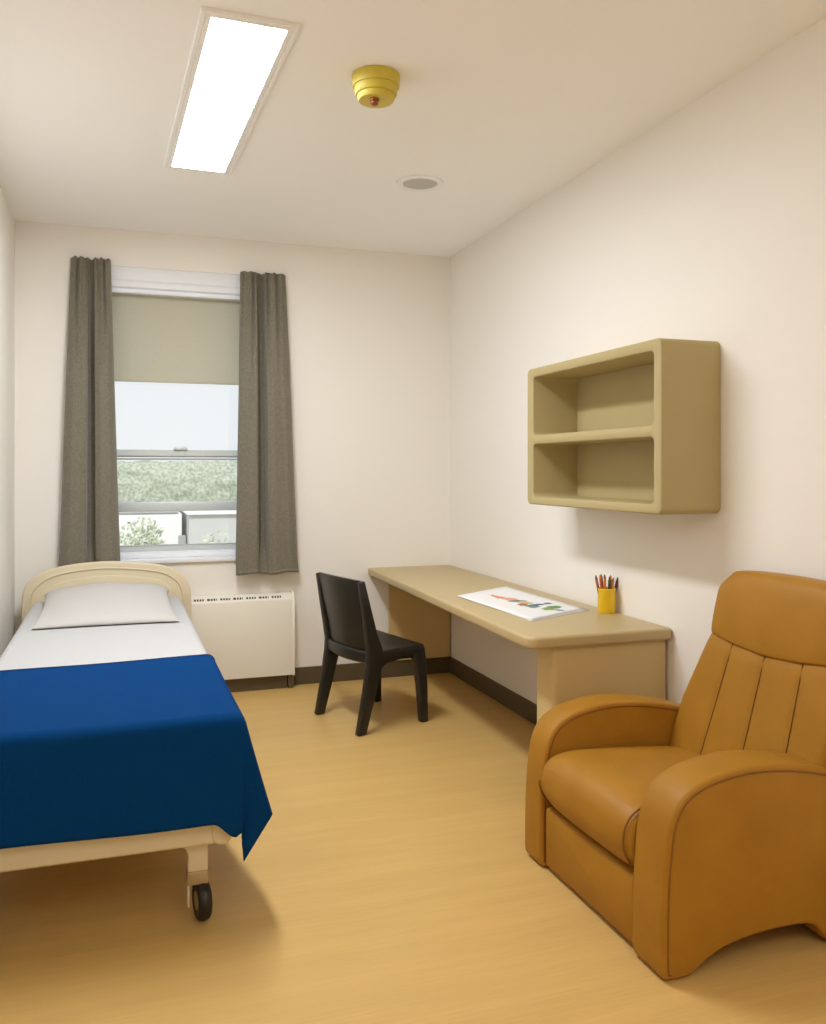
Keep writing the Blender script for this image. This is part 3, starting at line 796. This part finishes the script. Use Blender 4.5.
# ================================================================== WALL SHELF
sh = thing('wall_shelf', 'khaki moulded two-compartment shelf unit mounted on the right wall above the desk', 'shelf', (1.98, 3.19, 1.19))
SX, SX2, SY0, SY1, SZ0, SZ1 = 1.848, 2.1035, 2.667, 3.745, 1.1895, 1.8285
def shelf_shell():
    """outer skin with rounded edges, rim, and a front opening for each compartment"""
    bm = bmesh.new()
    O = [Vector(p) for p in rrect(SY0, SY1, SZ0, SZ1, 0.028, 6)]
    n = len(O)
    rings = []
    seq = [(O, SX2)]
    for k in range(5):
        a = PI / 2 * k / 4
        seq.append((inset2(O, 0.007 * (1 - math.cos(a))), SX + 0.007 * (1 - math.sin(a))))
    for pts, x in seq: rings.append([bm.verts.new((x, p.x, p.y)) for p in pts])
    for a, b in zip(rings, rings[1:]):
        for i in range(n): bm.faces.new((a[i], a[(i + 1) % n], b[(i + 1) % n], b[i]))
    bm.faces.new(rings[0][::-1])
    # front face with two openings
    edges = [e for e in bm.edges if all(abs(v.co.x - SX) < 1e-6 for v in e.verts)]
    opn = [(SY0 + 0.044, SY1 - 0.058, 1.5095, 1.790), (SY0 + 0.044, SY1 - 0.058, 1.2225, 1.4755)]
    allloops = list(edges)
    for y0, y1, z0, z1 in opn:
        H = [Vector(p) for p in rrect(y0, y1, z0, z1, 0.026, 6)]
        prev = None
        for k, (ins, x) in enumerate([(0, SX), (-0.002, SX + 0.0015), (-0.0035, SX + 0.006), (-0.0035, SX + 0.235)]):
            ring_ = [bm.verts.new((x, p.x, p.y)) for p in inset2(H, -ins)]
            m_ = len(ring_)
            if k == 0:
                for i in range(m_): allloops.append(bm.edges.new((ring_[i], ring_[(i + 1) % m_])))
            else:
                for i in range(m_): bm.faces.new((prev[i], prev[(i + 1) % m_], ring_[(i + 1) % m_], ring_[i]))
            prev = ring_
        bm.faces.new(prev)
    bmesh.ops.triangle_fill(bm, edges=allloops, use_beauty=True)
    return bm
obj('cabinet_shell', shelf_shell(), M['shelf'], sh, smooth=40)

# ================================================================== ARMCHAIR
ac = thing('armchair', 'tan leather recliner armchair with channelled back beside the desk', 'armchair', (1.72, 2.36, 0))
arm_front = [(1.372, 0.004), (1.355, 0.022), (1.353, 0.10), (1.355, 0.22), (1.364, 0.34), (1.380, 0.42), (1.412, 0.475), (1.462, 0.508), (1.530, 0.528), (1.625, 0.540), (1.730, 0.536), (1.830, 0.521), (1.940, 0.494), (2.030, 0.458), (2.068, 0.425)]
arm_back = [(2.074, 0.36), (2.074, 0.10), (2.066, 0.012), (2.040, 0.003), (1.945, 0.003), (1.912, 0.012), (1.884, 0.042), (1.862, 0.066), (1.825, 0.078), (1.742, 0.082), (1.640, 0.076), (1.556, 0.062), (1.492, 0.036), (1.452, 0.010), (1.425, 0.003)]
prof = [(p.x, p.y) for p in catmull([(a, b) for a, b in arm_front], 4)] + [(p.x, p.y) for p in catmull(arm_back, 3)]
def add_arm(y0, y1):
    a = obj('armrest', slab(prof, y0, y1, 0.013, 5), M['leather'], ac, smooth=60)
    top = catmull(arm_front, 4)
    P = [Vector((p.x, p.y)) for p in top]
    for y, s in ((y0, 1), (y1, -1)):
        Vp = []
        for i, p in enumerate(P):
            t = (P[min(i + 1, len(P) - 1)] - P[max(i - 1, 0)]).normalized()
            nrm = Vector((t.y, -t.x))
            q = p + nrm * 0.0165
            Vp.append((q.x, y + s * 0.0015, q.y))
        obj('piping', tube(Vp, 0.0036, 8), M['piping'], a, smooth=180)
        Vs = [(x + 0.0, yy - s * 0.0, z) for x, yy, z in Vp]
add_arm(1.946, 2.094); add_arm(2.644, 2.768)
# front panel below the seat
fp = slab(rrect(2.0975, 2.6405, 0.012, 0.212, 0.012, 4), 1.372, 1.80, 0.014, 4, 'YZ')
for v in fp.verts:
    if v.co.x < 1.45: v.co.x -= 0.010 * max(0, 1 - ((v.co.z - 0.11) / 0.11) ** 2)
obj('front_panel', fp, M['leather'], ac)
# seat cushion with a rolled front
cp = catmull([(1.400, 0.222), (1.366, 0.240), (1.343, 0.285), (1.345, 0.335), (1.372, 0.378), (1.430, 0.400), (1.540, 0.402), (1.70, 0.392), (1.86, 0.378), (1.95, 0.36), (1.96, 0.24), (1.80, 0.221), (1.55, 0.219)], 5, True)
def cushion():
    P = [Vector((p.x, p.y)) for p in cp]
    if area2(P) < 0: P.reverse()
    bm = bmesh.new(); V = []
    ys = [2.0985 + 0.541 * 0.5 * (1 - math.cos(PI * k / 26)) for k in range(27)]
    for y in ys:
        a = (y - 2.369) / 0.2705
        ins = 0.024 * (1 - max(0.0, 1 - abs(a) ** 7) ** (1 / 3.0))
        dome = 0.012 * (1 - a * a)
        V.append([bm.verts.new((p.x - 0.006 * (1 - a * a) * (1 if p.x < 1.45 else 0), y, p.y + (dome if p.y > 0.33 else 0))) for p in inset2(P, ins)])
    n = len(P)
    for a, b in zip(V, V[1:]):
        for i in range(n): bm.faces.new((a[i], a[(i + 1) % n], b[(i + 1) % n], b[i]))
    bm.faces.new(V[0]); bm.faces.new(V[-1])
    return bm
sc_ = obj('seat_cushion', cushion(), M['leather'], ac, smooth=60)
pp = [p for p in catmull([(1.392, 0.226), (1.368, 0.240), (1.3435, 0.285), (1.3445, 0.335), (1.370, 0.380), (1.430, 0.404), (1.540, 0.406), (1.70, 0.396)], 6)]
for yy, n_ in ((2.1145, len(pp)), (2.6235, 16)): obj('piping', tube([(p.x - .001, yy, p.y) for p in pp[:n_]], 0.0030, 8), M['piping'], sc_, smooth=180)

# backrest with vertical channels, and head pillow
SEAMS_B = [2.106, 2.287, 2.476]; SEAMS_T = [2.098, 2.258, 2.413]
def back_x(z): return interp(z, [0.30, 0.38, 0.55, 0.79, 1.02], [1.850, 1.866, 1.905, 1.958, 1.992])
def yl(z): return interp(z, [0.30, 0.40, 0.55, 0.68, 0.79, 0.90, 1.02], [2.655, 2.655, 2.628, 2.580, 2.540, 2.524, 2.512])
def yr(z): return interp(z, [0.30, 0.53, 0.79, 1.02], [1.975, 1.970, 1.950, 1.955])
def seam_z(a): return 0.762 + 0.028 * abs(a) ** 1.6
def lower_back():
    def mid(a, b):
        t = (b + 1) / 2
        z = lerp(0.30, seam_z(a) + 0.004, t)
        y = lerp(yr(z), yl(z), (a + 1) / 2)
        return (back_x(z) + 0.046, y, z)
    def vec(a, b):
        t = (b + 1) / 2
        z = lerp(0.30, seam_z(a), t); y = lerp(yr(z), yl(z), (a + 1) / 2)
        k = (z - 0.36) / 0.42
        s = [lerp(p, q, k) for p, q in zip(SEAMS_B, SEAMS_T)]
        pinch = sum(math.exp(-((y - c) / 0.010) ** 2) for c in s)
        lim = [lerp(1.93, 1.985, k)] + s + [yl(z)]
        puff = 0
        for c0, c1 in zip(lim, lim[1:]):
            if c0 <= y <= c1: puff = math.sin(PI * (y - c0) / (c1 - c0))
        top_in = 0.010 * smoothstep((t - 0.90) / 0.10)
        f = 0.050 + 0.005 * puff - 0.0055 * pinch * (1 - smoothstep((t - .86) / .12)) - top_in * 0.6
        return ((-f, 0, 0.0), (0.045, 0, 0))
    return lens(150, 46, mid, vec, 9, 30)
bk_ = obj('backrest', lower_back(), M['leather'], ac, smooth=180)
for sb, st in zip(SEAMS_B, SEAMS_T):
    L = []
    for k in range(24):
        z = lerp(0.365, 0.768, k / 23); q = (z - 0.36) / 0.42
        L.append((back_x(z) + 0.0012, lerp(sb, st, q), z))
    obj('channel_seam', tube(L, 0.0022, 6), M['seam'], bk_, smooth=180)
def head():
    def mid(a, b):
        t = (b + 1) / 2
        ztop = 1.004 + 0.010 * (1 - a * a)
        z = lerp(seam_z(a) - 0.004, ztop, t)
        y = lerp(yr(z), yl(z), (a + 1) / 2)
        y = 2.230 + (y - 2.230) * (1 - 0.16 * smoothstep((t - 0.60) / 0.40) ** 2 * abs(a) ** 3)
        return (back_x(z) + 0.044, y, z)
    def vec(a, b):
        return ((-0.056 - 0.010 * (1 - b * b), 0, 0.0), (0.046, 0, 0))
    return lens(70, 60, mid, vec, 7.0, 4.5, 14.0)
obj('headrest', head(), M['leather'], ac, smooth=180)

# ================================================================== OUTSIDE THE WINDOW
struct('ground', box(-30, 40, YB + WT + 0.4, 70, -2.2, -2.0), M['lawn'])
bpy.data.objects['ground']['kind'] = 'structure'
def hedge(name, x0, x1, y, z0, z1, dep, label, m, amp, fr, nu=240, nv=60):
    rnd = random.Random(11)
    from mathutils import noise as NZ
    def f(u, v):
        x = lerp(x0, x1, u); a = PI * v
        cxn = -math.cos(a); yy = y + dep * (1 if cxn > 0 else -1) * abs(cxn) ** 0.5 * 0.5
        z = lerp(z0, z1, max(0.0, math.sin(a)) ** 0.45)
        nn = NZ.noise(Vector((x * fr, yy * fr, z * fr))) + 0.6 * NZ.noise(Vector((x * fr * 2.7, yy * fr * 2.7, z * fr * 2.7 + 5)))
        return Vector((x, yy + amp * nn, z + (amp * 0.5 * nn if z > z0 + .2 else 0)))
    o = obj(name, grid(nu, nv, f), m, None, loc=((x0 + x1) / 2, y, z0), smooth=180)
    return tag(o, label, 'hedge')
hedge('hedge', -6, 12, 20.5, -2.0, 1.545, 1.6, 'tall pale green clipped hedge beyond the low buildings outside the window', M['hedge'], 0.09, 5.0)
bd = thing('white_building', 'low white rendered outbuilding seen through the lower window pane', 'building', (-1.2, 16.5, -2.0))
obj('wall', box(-4.2, 1.06, 15.6, 18.0, -2.0, 0.600, 0.01, 1), M['render_wall'], bd)
obj('roof', box(-4.2, 1.00, 15.57, 18.1, 0.601, 0.640, 0.01, 1), M['slate'], bd)
obj('doorway', box(1.0, 1.12, 15.5, 15.62, -0.20, 0.22, 0.005, 1), M['slate'], bd)
gd = thing('grey_building', 'low grey clad outbuilding next to the white one outside the window', 'building', (3.2, 16.4, -2.0))
obj('wall', box(1.14, 5.4, 15.0, 18.0, -2.0, 0.600, 0.01, 1), M['grey_wall'], gd)
obj('roof', box(1.10, 5.5, 14.9, 18.1, 0.601, 0.625, 0.01, 1), M['render_wall'], gd)
def shrub(x, y, r, zc, label, n=420, seed=1):
    rnd = random.Random(seed); bm = bmesh.new()
    t = thing('shrub', label, 'shrub', (x, y, -2.0))
    for _ in range(n):
        d = Vector((rnd.gauss(0, 1), rnd.gauss(0, 1), rnd.gauss(0, 1))).normalized() * r * rnd.uniform(.35, 1.0)
        p = Vector((x, y, zc)) + Vector((d.x, d.y, d.z * 1.1))
        a = Vector((rnd.gauss(0, 1), rnd.gauss(0, 1), rnd.gauss(0, 1))).normalized(); b = a.orthogonal().normalized()
        s = r * rnd.uniform(.09, .17)
        q = [bm.verts.new(p + k) for k in (a * s, b * s * .5, -a * s, -b * s * .5)]
        bm.faces.new(q)
    obj('foliage', bm, M['shrub'], t, smooth=0)
    tr = None
    for k in range(5):
        a = 2 * PI * k / 5
        tr = tube([(x, y, -2.0), (x + .05 * math.cos(a), y + .05 * math.sin(a), -0.9), (x + r * .5 * math.cos(a), y + r * .5 * math.sin(a), zc)], 0.025, 6, bm=tr)
    obj('stem', tr, M['slate'], t)
shrub(0.33, 13.2, 0.36, 0.30, 'loose pale shrub in front of the white outbuilding outside the window', 460, 3)
shrub(1.45, 13.6, 0.42, -0.06, 'low pale shrub in front of the grey outbuilding outside the window', 420, 8)

# ================================================================== LIGHT, SKY, CAMERA
w = bpy.data.worlds.new('overcast_sky'); SC.world = w; w.use_nodes = True
nt = w.node_tree; bg = nt.nodes['Background']
tc = nt.nodes.new('ShaderNodeTexCoord'); nz = nt.nodes.new('ShaderNodeTexNoise'); nz.inputs['Scale'].default_value = 1.6; nz.inputs['Detail'].default_value = 4
nt.links.new(tc.outputs['Generated'], nz.inputs['Vector'])
rp = nt.nodes.new('ShaderNodeValToRGB')
rp.color_ramp.elements[0].position = 0.35; rp.color_ramp.elements[0].color = (0.86, 0.91, 1.0, 1)
rp.color_ramp.elements[1].position = 0.65; rp.color_ramp.elements[1].color = (0.97, 0.98, 1.0, 1)
nt.links.new(nz.outputs['Fac'], rp.inputs['Fac']); nt.links.new(rp.outputs['Color'], bg.inputs['Color'])
bg.inputs['Strength'].default_value = 0.875

sun = bpy.data.lights.new('sun', 'SUN'); sun.energy = 1.8; sun.angle = math.radians(6); sun.color = (1, 0.97, 0.92)
so_ = bpy.data.objects.new('sun', sun); COL.objects.link(so_)
so_.rotation_euler = Vector((0.10, 1.0, -0.75)).to_track_quat('-Z', 'Y').to_euler()

cam = bpy.data.cameras.new('camera'); co = bpy.data.objects.new('camera', cam); COL.objects.link(co)
F_PX, YAW, V0 = 869.0, 0.3278, 470.2
co.location = (0, 0, 1.35); co.rotation_euler = (PI / 2, 0, -YAW)
cam.sensor_fit = 'HORIZONTAL'; cam.sensor_width = 36.0; cam.lens = 36.0 * F_PX / 826.0
cam.shift_y = -(512.0 - V0) / 826.0
cam.clip_start = 0.02; cam.clip_end = 200
SC.camera = co

SC.view_settings.view_transform = 'Standard'; SC.view_settings.look = 'None'
SC.view_settings.gamma = 1.0; SC.view_settings.use_curve_mapping = False; SC.view_settings.exposure = 0.22
cy_ = SC.cycles
cy_.max_bounces = 12; cy_.diffuse_bounces = 8; cy_.glossy_bounces = 4; cy_.transparent_max_bounces = 12
cy_.sample_clamp_indirect = 8.0; cy_.use_denoising = True
try: cy_.denoiser = 'OPENIMAGEDENOISE'
except Exception: pass
